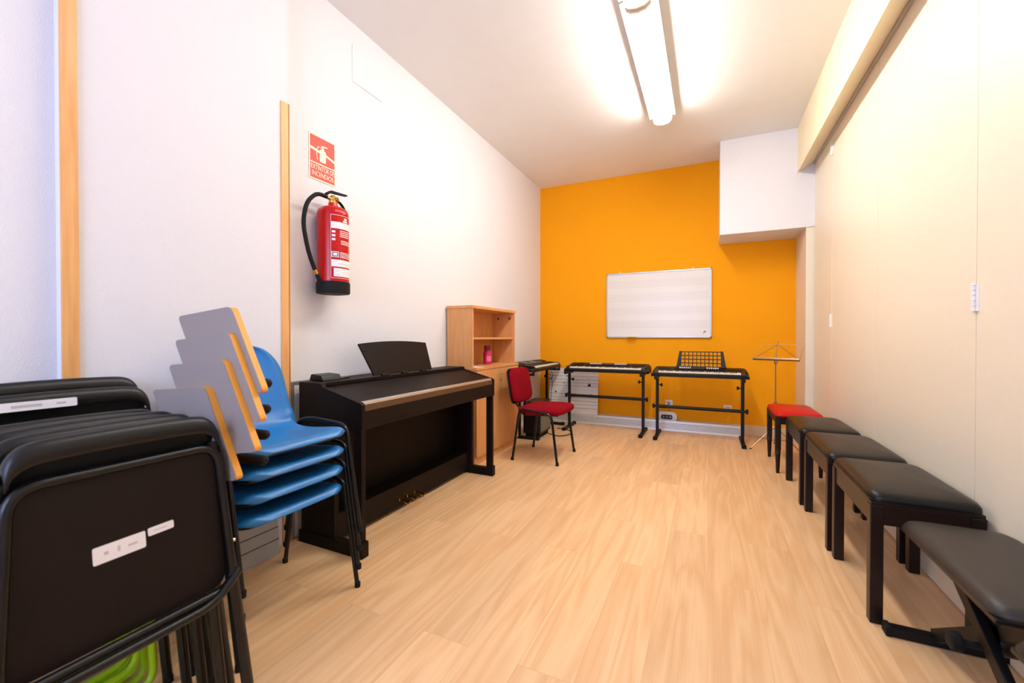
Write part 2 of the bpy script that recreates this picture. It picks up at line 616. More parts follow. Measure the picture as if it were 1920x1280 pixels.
def extinguisher():
    t = thing('fire_extinguisher', (-2.005, 1.795, 1.355), 'red fire extinguisher with black hose hanging on the white wall', 'fire extinguisher')
    r = .088
    MB().lathe([(r * .3, .035), (r * .9, .036), (r, .05), (r, .455), (r * .985, .474), (r * .90, .492), (r * .66, .506), (r * .32, .514), (r * .28, .535)], seg=40).build('cylinder', M['redink'], t)
    MB().lathe([(r * .80, .0), (r * 1.02, .003), (r * 1.06, .012), (r * 1.06, .066), (r * 1.02, .070), (r * .9, .070)], seg=40).build('base_cap', M['rubber'], t)
    MB().lathe([(r + .0008, .2515), (r + .0008, .2530)], seg=40).build('weld_seam', M['redink'], t)
    # curved printed label on the side that faces the room and the far wall
    lb = MB()

    def patch(a0, a1, z0, z1, m, rr=r + .0009):
        P = []
        nn = max(2, int((a1 - a0) / 6))
        for z in (z0, z1):
            P.append([(rr * cos(R(a0 + (a1 - a0) * k / nn)), rr * sin(R(a0 + (a1 - a0) * k / nn)), z) for k in range(nn + 1)])
        lb.grid(P, m)
    A0, A1 = -50, 48
    # thin white border
    patch(A0, A1, .446, .448, 0); patch(A0, A1, .086, .088, 0)
    patch(A0, A0 + 1, .086, .448, 0); patch(A1 - 1, A1, .086, .448, 0)
    patch(A0, A1 - 3, .370, .408, 0)
    patch(-5, 18, .412, .421, 0); patch(0, 14, .424, .436, 0)
    for k in range(4):
        patch(-18, 30 - 6 * (k % 2), .356 - .0105 * k, .360 - .0105 * k, 0)
    for k in range(3):
        patch(-14, 34, .300 - .009 * k, .3035 - .009 * k, 0)
    for k in range(3):
        patch(-46, -34, .345 - .022 * k, .357 - .022 * k, 0)
    patch(-48, -22, .206, .238, 0)
    patch(-45, -25, .210, .234, 2, r + .0013)
    patch(-42, -28, .214, .230, 0, r + .0016)
    for k in range(4):
        patch(-18, 34, .232 - .009 * k, .2355 - .009 * k, 0)
    patch(-48, A1 - 3, .152, .192, 0)
    patch(-24, 30, .168, .171, 1, r + .0013)
    patch(-40, A1 - 3, .096, .144, 0)
    patch(-34, -18, .128, .131, 1, r + .0013); patch(-34, -18, .106, .109, 1, r + .0013)
    patch(-14, 34, .120, .1215, 1, r + .0013)
    lb.build('printed_label', [M['paper'], M['line'], M['ink']], t)
    v = MB()
    v.lathe([(.022, .530), (.024, .536), (.024, .548), (.018, .552), (.018, .572), (.012, .578)], seg=20)
    v.tube([(0, -.005, .556), (0, -.048, .560)], .011, 12)
    v.tube([(0, .0, .556), (.03, .010, .556)], .012, 12)
    v.build('valve', M['brass'], t)
    hd = MB()
    hd.prism([(-.045, .570), (-.02, .590), (.10, .604), (.10, .612), (-.02, .604), (-.05, .582)], 'x', -.012, .012, .002)
    hd.tube(rnd([(0, .01, .560), (0, .055, .552), (0, .085, .520), (0, .092, .490)], .03), .006, 8, flat=1.8)
    hd.build('handle', M['rubber'], t)
    hp = rnd([(0, -.045, .560), (0, -.11, .562), (0, -.175, .500), (0, -.205, .38), (0, -.17, .22), (0, -.115, .10), (.01, -.082, .035)], .07, 6)
    MB().tube(hp, .0115, 12).build('hose', M['rubber'], t)
    MB().tube([(0, -.128, .128), (0, -.117, .105)], .014, 12).build('hose_ferrule', M['brass'], t)
    MB().box(-.098, -.080, -.035, .035, .33, .47, .003).box(-.086, .0, -.012, .012, .44, .45).build('wall_bracket', M['blackm'], t)


extinguisher()
pl_ = thing('cover_plate', (XL, 2.18, 2.89), 'plain white square cover plate high on the left wall near the ceiling', 'cover plate')
MB().box(0, .006, -.135, .135, -.12, .12, .001).build('plate', M['wall'], pl_)


# ------------------------------------------------------------------ digital piano
def piano():
    L, Y0 = 1.42, 1.56
    t = thing('digital_piano', (-1.78, Y0 + L / 2, 0), 'dark brown digital piano with closed lid against the white wall', 'piano')
    h = L / 2
    # local x: rear -.22, front +.23
    prof = [(-.22, .60), (-.22, .862), (-.055, .862), (-.045, .842), (.215, .775), (.228, .765), (.228, .640), (.19, .632), (-.02, .632), (-.06, .60)]
    for s in (-1, 1):
        a = s * h
        MB().prism(prof, 'y', min(a, a - s * .025), max(a, a - s * .025), .002).build('side_panel', M['pianov'], t)
    k = MB()
    k.box(-.22, -.058, -h + .025, h - .025, .842, .862, .003)
    k.build('top_board', M['piano'], t)
    lid = MB()
    lid.prism([(-.060, .840), (.205, .776), (.205, .764), (-.060, .826)], 'y', -h + .027, h - .027, .002)
    lo = lid.build('key_lid', M['piano'], t)
    MB().prism([(.196, .7795), (.214, .7755), (.216, .762), (.196, .764)], 'y', -h + .027, h - .027, .001).build('lid_trim', M['silver'], lo)
    MB().box(.205, .222, -h + .026, h - .026, .727, .760, .001).build('recess_strip', M['bronze'], t)
    MB().box(.150, .226, -h + .026, h - .026, .640, .732, .003).build('front_rail', M['piano'], t)
    MB().box(-.20, .15, -h + .026, h - .026, .632, .650).build('key_bed', M['piano'], t)
    MB().box(-.205, -.190, -h + .025, h - .025, .12, .842).build('back_board', M['pianov'], t)
    MB().prism([(-.165, .655), (-.150, .655), (-.150, .10), (-.165, .10)], 'y', -h + .025, h - .025).build('knee_board', M['pianov'], t)
    for s in (-1, 1):
        a = s * (h - .003)
        y0, y1 = min(a, a - s * .030), max(a, a - s * .030)
        MB().box(-.21, .035, y0, y1, .05, .635, .002).build('rear_leg', M['pianov'], t)
        MB().box(.170, .222, y0, y1, .05, .642, .003).build('front_leg', M['pianov'], t)
        MB().box(-.225, .222, y0 - .006, y1 + .006, .0, .062, .003).box(.190, .232, y0 - .010, y1 + .010, 0, .078, .005).build('foot', M['pianov'], t)
    # pedal rail
    MB().box(-.035, .0, -h + .03, h - .03, .022, .165, .003).build('pedal_rail', M['piano'], t)
    MB().box(-.16, -.035, -h + .03, h - .03, .145, .155).build('rail_shelf', M['piano'], t)
    for i in range(3):
        y = -.17 + .075 * i
        p = MB()
        p.tube([(0.0, y, .075), (.03, y, .078), (.085, y, .062)], [.009, .011, .013], 10, flat=.5)
        p.lathe([(.010, 0), (.010, .012)], (0.0, y, .075), (1, 0, 0), seg=12)
        p.build('pedal', M['brass'], t)
    # music rest: leans back on the top board
    q = Matrix.Translation((-.075, 0, .864)) @ Matrix.Rotation(R(-22), 4, 'Y')
    ww0, ww1 = .32, .32
    top = [(-.335 + .67 * i / 12, .213 + .016 * (1 - (2 * i / 12 - 1) ** 2)) for i in range(13)]
    pl = [(-.285, .004)] + [(-.34 + .035, .06)] * 0 + top + [(.305, .004)]
    MB().prism([(y, z) for y, z in pl], 'x', -.006, .006, .002, M4=q @ Matrix.Translation((0, -.02, 0))).build('music_rest', M['piano'], t)
    for y in (-.22, -.03, .17):
        MB().box(.004, .02, y - .03, y + .03, -.006, .006, .001, M4=q).build('rest_clip', M['blackm'], t)
    MB().box(-.05, .03, -.34, -.27, .608, .632, .004).build('headphone_socket_box', M['blackm'], t)
    return t


piano()
bx = thing('plastic_box', (-1.955, 1.70, .863), 'small black sloped box on the rear corner of the piano top', 'box')
MB().prism([(-.055, 0), (.055, 0), (.040, .030), (-.040, .036)], 'y', -.07, .06, .005).build('housing', M['plastic'], bx)
MB().box(-.05, .035, .058, .14, 0, .006, .002).build('base_plate', M['plastic'], bx)
# framed whiteboard standing behind the piano
wb2 = thing('framed_board', (-2.055, 1.557, 0), 'white board with metal frame standing on edge between wall and piano', 'board')
MB().box(-.006, .006, .008, 1.2, .012, .845).build('panel', M['wboard'], wb2)
b = MB().box(-.011, .011, -.008, .010, 0, .86, .002).box(-.011, .011, 1.19, 1.21, 0, .86, .002).box(-.011, .011, 0, 1.2, .845, .862, .002).box(-.011, .011, 0, 1.2, 0, .015, .002)
b.build('metal_frame', M['alu'], wb2)


# ------------------------------------------------------------------ bookcase
def bookcase():
    y0, y1 = 3.115, 3.985
    w = y1 - y0
    t = thing('bookcase', (-1.94, (y0 + y1) / 2, 0), 'beech bookcase with open shelves above two closed doors', 'bookcase')
    h = w / 2
    xb, xu, xl = -.155, .105, .145
    z1 = .84
    MB().box(xb, xl - .018, -h, h, 0, z1 - .022, .001).build('lower_carcass', M['beech'], t)
    MB().box(xb, xl + .002, -h - .002, h + .002, z1 - .022, z1, .002).build('worktop', M['beechh'], t)
    for s, (a, b_) in enumerate(((-h + .002, -.0015), (.0015, h - .002))):
        d = MB().box(xl - .018, xl, a, b_, .070, z1 - .026, .0012).build('door', M['beech'], t)
        if s == 1:
            MB().lathe([(.009, 0), (.008, .003)], (xl, .028, .70), (1, 0, 0), seg=16).build('keyhole', M['ink'], d)
        MB().lathe([(.006, 0), (.005, .010)], (xl, -.025 if s == 0 else .028, .757), (1, 0, 0), seg=12).build('knob', M['chrome'], d)
    MB().box(xl - .030, xl - .019, -h + .002, h - .002, 0, .068).build('plinth', M['beechh'], t)
    for s in (-1, 1):
        a = s * h
        MB().box(xb, xu, min(a, a - s * .020), max(a, a - s * .020), z1, 1.355, .001).build('side_panel', M['beech'], t)
    MB().box(xb, xb + .008, -h + .02, h - .02, z1, 1.355).build('back_panel', M['beech'], t)
    MB().box(xb, xu - .012, -h + .02, h - .02, 1.085, 1.105, .001).build('shelf', M['beechh'], t)
    MB().box(xb - .002, xu + .008, -h - .006, h + .006, 1.355, 1.380, .002).build('top_board', M['beechh'], t)
    for x in (-.08, .05):
        MB().lathe([(.011, 0), (.010, .003)], (x, h - .020, 1.30), (0, -1, 0), seg=16).build('cap', M['ink'], t)


bookcase()
bt = thing('bottle', (-1.965, 3.62, .842), 'pink bottle with dark cap on the lower open shelf of the bookcase', 'bottle')
MB().lathe([(.036, 0), (.040, .006), (.040, .10), (.036, .122), (.026, .136)], seg=24).build('body', M['bottle'], bt)
MB().lathe([(.030, .134), (.031, .14), (.031, .176), (.028, .182)], seg=24).build('cap', M['bottledark'], bt)
b = MB()
b.grid([[(.0406 * cos(R(a)), .0406 * sin(R(a)), z) for a in range(-70, 20, 10)] for z in (.03, .08)])
b.build('label_print', mat('bottle_print', (226, 120, 160), .4), bt)
tag(MB().box(-1.93 + .02, -1.80, 3.15, 3.27, .842, .844).build('paper_sheet', M['paper']), 'white sheet of paper on the bookcase ledge beside the piano', 'paper')


# ------------------------------------------------------------------ whiteboard
def whiteboard():
    x0, x1, z0, z1 = -1.19, 0.03, 1.10, 1.915
    t = thing('whiteboard', ((x0 + x1) / 2, YB - .003, z0), 'white music board with faint printed staves hanging on the orange wall', 'whiteboard')
    hw, hh = (x1 - x0) / 2, z1 - z0
    b = MB().box(-hw + .01, hw - .01, -.018, -.004, .01, hh - .01)
    for g in range(4):
        for k in range(5):
            z = hh * (.865 - .205 * g) - .0195 * k
            b.box(-hw + .022, hw - .022, -.0188, -.0178, z - .0011, z + .0011, m=1)
    b.build('writing_surface', [M['wboard'], M['line']], t)
    f = MB()
    f.box(-hw, hw, -.024, 0, 0, .018, .003).box(-hw, hw, -.024, 0, hh - .018, hh, .003)
    f.box(-hw, -hw + .018, -.024, 0, 0, hh, .003).box(hw - .018, hw, -.024, 0, 0, hh, .003)
    f.build('frame', M['alu'], t)
    MB().box(-hw + .27, -hw + .37, -.075, -.018, .004, .016, .003).build('pen_tray', M['brass'], t)
    for x in (-hw + .17, hw - .20):
        MB().tube([(x + .010 * cos(a * pi / 6), -.010, hh + .008 + .012 * sin(a * pi / 6)) for a in range(12)], .003, 6, closed=True).build('hanging_loop', M['white'], t)
    # small dark emblem in the corner: a tick shaped like a flag
    e = MB()
    bx, bz = hw - .085, .062
    e.prism([(bx, bz - .014), (bx + .006, bz - .014), (bx + .006, bz + .014), (bx, bz + .014)], 'y', -.0195, -.018)
    e.prism([(bx + .004, bz + .002), (bx + .024, bz + .008), (bx + .026, bz + .017), (bx, bz + .014)], 'y', -.0195, -.018)
    e.build('emblem', M['ink'], t)


whiteboard()

# ------------------------------------------------------------------ ruled music boards on the floor
LT = Matrix.Rotation(R(-9), 4, 'X')


def ruled(name, x0, x1, y, z0, z1, lines, label, tilt, m, lm=None, lw=.0022):
    t = thing(name, ((x0 + x1) / 2, y, z0), label, 'board')
    hw = (x1 - x0) / 2
    b = MB().box(-hw, hw, -.006, .006, 0, z1 - z0, .001)
    for z in lines:
        b.box(-hw, hw, -.0068, -.0052, z - lw, z + lw, m=1)
    b.build('panel', [m, lm or M['bline']], t)
    t.rotation_euler = (R(-tilt), 0, 0)
    return t


t = ruled('staff_board', -1.93, -1.275, 5.275, .115, .70,
          [.585 - x for x in (.055, .10, .145, .187, .228, .335, .378, .42, .462, .508)],
          'white ruled board with black note dots in the corner behind the keyboards', 5, M['wboard'], lw=.0016)
dots = [(-.08, .53, .009), (-.085, .485, .009), (-.125, .395, .008), (.215, .375, .019), (-.065, .262, .009), (-.235, .272, .011), (-.02, .20, .007), (.245, .25, .012)]
for i, (x, z, r) in enumerate(dots):
    MB().lathe([(r, 0), (r * .9, .006)], (x, -.007, z), (0, -1, 0), seg=18).build('note_magnet', M['ink'], t)
for (x, z) in [(.195, .47), (.20, .41), (.285, .395)]:
    MB().tube([(x + .016 * cos(a * pi / 8), -.008, z + .016 * sin(a * pi / 8)) for a in range(16)], .0016, 5, closed=True).build('note_ring', M['line'], t)
ruled('staff_board_long', -1.90, .33, 5.27, .0, .118,
      [.030 + .0145 * k for k in range(5)], 'long low white board with five black lines along the foot of the orange wall', 12, M['wboard'], lw=.0019).name = 'staff_board'
gb_ = thing('staff_board', (-1.985, 1.02, 0), 'grey ruled board standing on the floor behind the stacked blue chairs', 'board')
b = MB().box(-.006, .006, -.40, .41, 0, .40, .001)
for z in (.075, .135, .195, .255, .315):
    b.box(.0052, .0068, -.40, .41, z - .002, z + .002, m=1)
b.build('panel', [M['gboard'], M['bline']], gb_)
gb_.rotation_euler = (0, R(-6), 0)


# ------------------------------------------------------------------ wall fittings
def socket(x, z, label, kind):
    t = thing('wall_socket' if kind else 'wall_plate', (x, YB, z), label, 'socket' if kind else 'wall plate')
    b = MB()
    b.box(-.041, .041, -.010, 0, .026, .041, .002).box(-.041, .041, -.010, 0, -.041, -.026, .002)
    b.box(-.041, -.026, -.010, 0, -.03, .03, .002).box(.026, .041, -.010, 0, -.03, .03, .002)
    b.build('frame', M['white'], t)
    if kind:
        MB().box(-.027, .027, -.006, 0, -.027, .027, .001).build('insert', M['alu'], t)
        MB().lathe([(.019, 0), (.019, .008), (.015, .008), (.014, .003)], (0, -.005, 0), (0, -1, 0), seg=24).build('plug_well', M['white'], t)
        MB().box(-.010, .010, -.035, -.006, -.012, .012, .003).build('plug', M['kgrey'], t)
    else:
        MB().box(-.027, .027, -.003, 0, -.027, .027).build('insert', M['under'], t)


socket(-.435, .305, 'white power socket with plug on the orange wall above the oval box', True)
socket(.20, .285, 'white square frame of a blank plate on the orange wall below the right keyboard', False)
t = thing('oval_box', (-.455, YB - .04, .150), 'white oval box with dark display on top of the low ruled board', 'device')
MB().prism(rr_poly(-.115, .115, -.058, .058, .056, 8), 'y', -.030, .030, .006).build('housing', M['white'], t)
MB().prism(rr_poly(-.065, .065, -.026, .026, .025, 8), 'y', -.035, -.029, .002).build('dark_window', M['ink'], t)
for r_, x_, m_ in ((.013, -.036, 'kgrey'), (.015, .004, 'kgrey'), (.009, .042, 'white')):
    MB().lathe([(r_, 0), (r_ - .001, .003)], (x_, -.034, 0), (0, -1, 0)).build('button', M[m_], t)
MB().tube(rnd([(.02, .0, .056), (.03, .005, .10), (.0, .012, .115), (.02, .012, .15)], .02), .0025, 6).build('cable', M['kgrey'], t)


# ------------------------------------------------------------------ keyboards
def kb_stand(x, y, rz, L, hz, cz, label, rest=0):
    t = thing('keyboard_stand', (x, y, 0), label, 'keyboard stand', rz, 'keyboard stands')
    h = L / 2
    for s in (-1, 1):
        a = s * h
        MB().box(a - .016, a + .016, -.014, .014, .03, hz - .02, .004).build('upright', M['blackm'], t)
        MB().box(a - .018, a + .018, -.215, .20, .0, .032, .005).build('foot', M['blackm'], t)
        for q in (-.215, .20):
            MB().box(a - .021, a + .021, q - .018, q + .018, 0, .036, .004).build('foot_cap', M['rubber'], t)
        MB().box(a - .013, a + .013, -.16, .15, hz - .026, hz - .002, .004).box(a - .016, a + .016, -.175, -.155, hz - .026, hz + .014, .004).build('support_arm', M['blackm'], t)
        MB().lathe([(.006, 0), (.006, .02), (.017, .022), (.019, .03), (.017, .04)], (a - s * .014, 0, hz - .10), (-s, 0, 0), seg=14).build('knob', M['rubber'], t)
        MB().lathe([(.012, 0), (.012, .012), (.024, .014), (.026, .03), (.022, .036)], (a + s * .016, 0, cz), (s, 0, 0), seg=16).build('knob', M['rubber'], t)
    MB().tube([(-h, 0, cz), (h, 0, cz)], .0175, 12).tube([(-h + .02, 0, cz), (-h + .09, 0, cz)], .020, 12).build('cross_bar', M['blackm'], t)
    return t


def keyboard(x, y, z, rz, L, label, D=.35, nkeys=36, rest=False, silver=False):
    t = thing('electronic_keyboard', (x, y, z), label, 'keyboard', rz, 'electronic keyboards')
    h = L / 2
    # body: rows of cross-sections along the length, tapering at both ends
    P = []
    prof = [(-D / 2, .004), (-D / 2 - .004, .030), (-D / 2 + .012, .044), (-D / 2 + .028, .047), (-D / 2 + .15, .047), (-D / 2 + .155, .060), (-D / 2 + .17, .074), (D / 2 - .05, .098), (D / 2 - .012, .096), (D / 2, .070), (D / 2, .004), (-D / 2, .004)]
    stations = [(-h, .80, .55), (-h + .012, .93, .80), (-h + .035, 1, .98), (-h + .09, 1, 1.0), (h - .09, 1, 1.0), (h - .035, 1, .98), (h - .012, .93, .80), (h, .80, .55)]
    b = MB()
    for (sx, sy, sz) in stations:
        P.append([(sx, yy * sy, .004 + (zz - .004) * sz) for yy, zz in prof])
    tt = bmesh.new()
    V = [[tt.verts.new(p) for p in row[:-1]] for row in P]
    n = len(prof) - 1
    for A, B in zip(V, V[1:]):
        for k in range(n):
            tt.faces.new([A[k], A[(k + 1) % n], B[(k + 1) % n], B[k]])
    tt.faces.new(V[0]); tt.faces.new(V[-1][::-1])
    b._join(tt, 0)
    # raised end cheeks beside the keys
    for s in (-1, 1):
        a0, a1 = s * (h - .035), s * (h - .075)
        b.prism([(-D / 2 + .008, .040), (-D / 2 + .02, .066), (-D / 2 + .16, .078), (-D / 2 + .17, .050)], 'x', min(a0, a1), max(a0, a1), .004)
    b.build('body', M['kbody'], t)
    k0, k1 = -h + .078, h - .078
    wk = MB()
    kw = (k1 - k0) / nkeys
    for i in range(nkeys):
        wk.box(k0 + kw * i + .0006, k0 + kw * (i + 1) - .0006, -D / 2 + .014, -D / 2 + .152, .046, .062, .0012, seg=1)
    wk.build('white_keys', M['ivory'], t)
    bk = MB()
    for i in range(nkeys - 1):
        if i % 7 in (2, 6):
            continue
        c = k0 + kw * (i + 1)
        bk.box(c - kw * .27, c + kw * .27, -D / 2 + .064, -D / 2 + .151, .060, .072, .001, seg=1)
    bk.build('black_keys', M['black'], t)
    # control panel follows the slope of the rear deck
    sl = atan(.024 / (D - .22))
    Q = Matrix.Translation((0, .055, .0895)) @ Matrix.Rotation(sl, 4, 'X')
    pm = M['ksilver'] if silver else M['kgrey']
    cp = MB()
    cp.prism([(-h * .52, -.045), (h * .52, -.045), (h * .45, .050), (-h * .45, .050)], 'z', -.004, .003, .001, M4=Q)
    cpo = cp.build('control_panel', M['kbody'] if not silver else M['ksilver'], t)
    dp = MB().box(-.06, .06, -.030, .030, .003, .0055, .001, M4=Q).build('display', M['display'], cpo)
    for s in (-1, 1):
        bb = MB()
        for r_ in range(3):
            for c_ in range(7):
                xx = s * (.085 + .021 * c_)
                if abs(xx) < h * .44:
                    bb.box(xx - .007, xx + .007, -.032 + .024 * r_, -.020 + .024 * r_, .003, .0065, .001, seg=1, M4=Q)
        bb.build('button_block', M['paper'] if not silver else M['ink'], cpo)
    for s in (-1, 1):
        g = MB()
        for i in range(11):
            xx = s * (h * .60 + .015 * i)
            if abs(xx) < h - .05:
                g.box(xx - .0045, xx + .0045, -.035, .045, .0, .0035, M4=Q)
        g.build('speaker_grille', M['black'], t)
    if rest:
        T = Matrix.Translation((.02, .10, .092)) @ Matrix.Rotation(R(-14), 4, 'X')
        g = MB()
        H_, wb_, wt_ = .188, .253, .222
        g.prism([(-wb_, 0), (-wb_ + .04, 0), (-wt_ + .028, H_), (-wt_, H_)], 'y', -.006, .006, .002, M4=T)
        g.prism([(wb_ - .04, 0), (wb_, 0), (wt_, H_), (wt_ - .028, H_)], 'y', -.006, .006, .002, M4=T)
        for i in range(5):
            z = .010 + i * (H_ - .018) / 4
            g.box(-wb_ + .03 + .03 * z / H_, wb_ - .03 - .03 * z / H_, -.005, .005, z - (.009 if i == 0 else .0045), z + .0045, M4=T)
        for i in range(11):
            xx = -.205 + .041 * i
            g.box(xx - .0045, xx + .0045, -.005, .005, .004, H_ - .004, M4=T)
        g.box(-wb_, wb_, -.022, .006, -.002, .014, .003, M4=T)
        g.build('music_rest', M['kbody'], t)
    return t


keyboard(-1.915, 4.76, .715, R(90), .95, 'silver and black keyboard at the white side wall behind the red chair', silver=True)
kb_stand(-1.875, 4.62, R(90), .86, .715, .30, 'black stand at the side wall under the silver topped keyboard')
keyboard(-1.10, 5.02, .692, 0, .985, 'black keyboard without music rest, below the left part of the whiteboard')
kb_stand(-1.115, 4.98, 0, .875, .692, .395, 'black stand in front of the white ruled board, holding the middle keyboard')
keyboard(-.10, 4.99, .675, 0, .955, 'black keyboard with open grid music rest, nearest the music stand', rest=True)
kb_stand(-.10, 4.95, 0, .84, .675, .335, 'black stand in front of the two wall plates, holding the right keyboard')


# ------------------------------------------------------------------ amplifier and cable
t = thing('amplifier', (-1.750, 4.40, 0), 'small black amplifier with grey grille on the floor behind the red chair', 'amplifier')
MB().box(-.10, .10, -.17, .17, .05, .40, .012).build('cabinet', M['black'], t)
MB().box(.092, .108, -.145, .145, .075, .375, .006).build('grille', M['grille'], t)
MB().box(-.08, .08, -.15, .15, .0, .05, .01).build('foot_block', M['rubber'], t)
tag(MB().tube(rnd([(-1.66, 4.52, .006), (-1.50, 4.42, .006), (-1.40, 4.62, .006), (-1.50, 4.80, .006), (-1.66, 4.83, .006)], .12, 8), .005, 8).build('cable', M['rubber']),
    'black cable looping on the floor behind the red chair', 'cable')
c_ = MB()
c_.tube(rnd([(-1.83, 5.07, .68), (-1.80, 5.08, .62), (-1.83, 5.085, .56), (-1.88, 5.08, .60), (-1.84, 5.06, .66), (-1.80, 5.07, .52), (-1.83, 5.08, .40), (-1.82, 5.07, .05)], .05, 6), .0035, 6)
tag(c_.build('cable', M['rubber']), 'black cable hanging in loops down the leg of the corner keyboard stand', 'cable')


# ------------------------------------------------------------------ red visitor chair
def red_chair():
    t = thing('visitor_chair', (-1.40, 3.67, 0), 'wine red upholstered chair with black tube legs beside the bookcase', 'chair')
    # seat pad
    S = []
    n, mm = 16, 14

    def pad(cx, cy, hx, hy, z, th, name, material, M4=None, crown=.02):
        b = MB()
        top, bot = [], []
        outline = []
        N = 48
        for k in range(N):
            a = 2 * pi * k / N
            e = .42
            ca, sa = cos(a), sin(a)
            outline.append((hx * math.copysign(abs(ca) ** e, ca), hy * math.copysign(abs(sa) ** e, sa)))
        tb = bmesh.new()
        rings = []
        for (sc, zz) in [(.10, th / 2 + crown), (.45, th / 2 + crown * .92), (.75, th / 2 + crown * .6), (.90, th / 2 + crown * .15), (.97, th / 2 - .008), (1.0, th / 2 - .022), (.99, -th / 2 + .01), (.95, -th / 2), (.5, -th / 2), (.1, -th / 2)]:
            rings.append([tb.verts.new((cx + x * sc, cy + y * sc, z + zz)) for x, y in outline])
        for A, B in zip(rings, rings[1:]):
            for k in range(N):
                tb.faces.new([A[k], A[(k + 1) % N], B[(k + 1) % N], B[k]])
        tb.faces.new(rings[0]); tb.faces.new(rings[-1][::-1])
        b._join(tb, 0, M4)
        return b.build(name, material, t, smooth=60)
    s1 = Matrix.Translation((.035, 0, .445)) @ Matrix.Rotation(R(-2), 4, 'Y')
    pad(0, 0, .225, .235, 0, .055, 'seat', M['redcloth'], s1, .018)
    MB().box(-.17, .17, -.18, .18, -.045, -.026, .008, M4=s1).build('seat_shell', M['plastic'], t)
    # back: local z normal becomes +x
    s2 = Matrix.Translation((-.225, 0, .655)) @ Matrix.Rotation(R(80), 4, 'Y')
    pad(0, 0, .165, .215, 0, .04, 'backrest', M['redcloth'], s2, .014)
    MB().prism([tuple(p) for p in rnd([(-.165, -.215), (.165, -.215), (.165, .215), (-.165, .215)], .07, 6, closed=True)], 'z', -.034, -.018, .006, M4=s2).build('back_shell', M['plastic'], t)
    for s in (-1, 1):
        y = s * .235
        MB().tube(rnd([(.225, y + s * .015, 0), (.165, y, .435), (-.135, y, .465), (-.20, y + s * .015, 0)], .06, 6), .011, 10, flat=1.3).build('leg_frame', M['black'], t)
        MB().tube(rnd([(-.05, s * .10, .42), (-.19, s * .10, .43), (-.262, s * .10, .53), (-.268, s * .10, .66)], .05, 6), .010, 10).build('back_bracket', M['black'], t)
        for x in (.225, -.20):
            MB().lathe([(.015, 0), (.014, .025)], (x, y + s * .015, 0), seg=12).build('foot_cap', M['rubber'], t)
    for x in (.09, -.09):
        MB().tube([(x, -.235, .427), (x, .235, .427)], .010, 8).build('cross_bar', M['black'], t)


red_chair()


# ------------------------------------------------------------------ music stand
def music_stand():
    t = thing('music_stand', (.60, 4.86, 0), 'thin folding metal music stand in the corner behind the red topped stool', 'music stand')
    MB().tube([(0, 0, .05), (0, 0, .46)], .008, 8).tube([(0, 0, .44), (0, 0, .86)], .0055, 8).build('pole', M['steel'], t)
    c = MB().lathe([(.011, .43), (.012, .44), (.012, .47), (.009, .475)], seg=12).lathe([(.011, .84), (.014, .85), (.014, .87), (.01, .88)], seg=12).lathe([(.010, .19), (.013, .20), (.013, .225)], seg=12)
    c.build('collar', M['steel'], t)
    MB().lathe([(.004, 0), (.004, .015), (.012, .018), (.012, .026)], (0, 0, .86), (0.3, -1, 0), seg=12).build('knob', M['steel'], t)
    for a in (205, 325, 85):
        ca, sa = cos(R(a)), sin(R(a))
        MB().tube([(.01 * ca, .01 * sa, .22), (.245 * ca, .245 * sa, .006)], .005, 6, flat=.6).tube([(.006 * ca, .006 * sa, .08), (.15 * ca, .15 * sa, .115)], .0035, 6, flat=.6).build('leg', M['steel'], t)
        MB().lathe([(.008, 0), (.009, .012)], (.245 * ca, .245 * sa, 0), seg=10).build('foot_cap', M['rubber'], t)
    # desk: folding wires leaning back
    d = MB()
    q = Matrix.Rotation(R(-20), 4, 'Z') @ Matrix.Rotation(R(-24), 4, 'X')
    T = Matrix.Translation((0, 0, .88)) @ q

    def seg_(pts, r=.003):
        d.tube([T @ Vector(p) for p in pts], r, 6)
    seg_([(-.20, 0, .005), (0, 0, .165), (.20, 0, .005)])
    seg_([(-.20, 0, .005), (-.135, 0, .165), (.21, 0, .165), (.20, 0, .005)], .0028)
    seg_([(0, 0, -.01), (0, 0, .20)], .005)
    d.build('desk_wires', M['steel'], t)
    MB().box(-.20, .20, -.030, .004, -.006, .0, .001, M4=T).box(-.20, .20, -.032, -.029, -.006, .012, .001, M4=T).build('sheet_ledge', M['bronze'], t)


music_stand()


# ------------------------------------------------------------------ piano benches (wooden)
def cushion(hx, hy, z0, z1, crown, name, material, parent, bevel=.018, e=.18):
    b = MB()
    tb = bmesh.new()
    N = 64
    out = []
    for k in range(N):
        a = 2 * pi * k / N + pi / N
        ca, sa = cos(a), sin(a)
        out.append((math.copysign(abs(ca) ** e, ca), math.copysign(abs(sa) ** e, sa)))
    rings = []
    for (ins, zz) in [(.9, z1 + crown), (.5, z1 + crown * .85), (.22, z1 + crown * .45), (.08, z1), (.03, z1 - bevel * .35), (.004, z1 - bevel), (0, z0 + .006), (.010, z0), (.5, z0), (.9, z0)]:
        rings.append([tb.verts.new((x * (hx * (1 - ins) if ins > .1 else hx - ins * .3), y * (hy * (1 - ins) if ins > .1 else hy - ins * .3), zz)) for x, y in out])
    for A, B in zip(rings, rings[1:]):
        for k in range(N):
            tb.faces.new([A[k], A[(k + 1) % N], B[(k + 1) % N], B[k]])
    tb.faces.new(rings[0]); tb.faces.new(rings[-1][::-1])
    b._join(tb, 0)
    return b.build(name, material, parent, smooth=55)


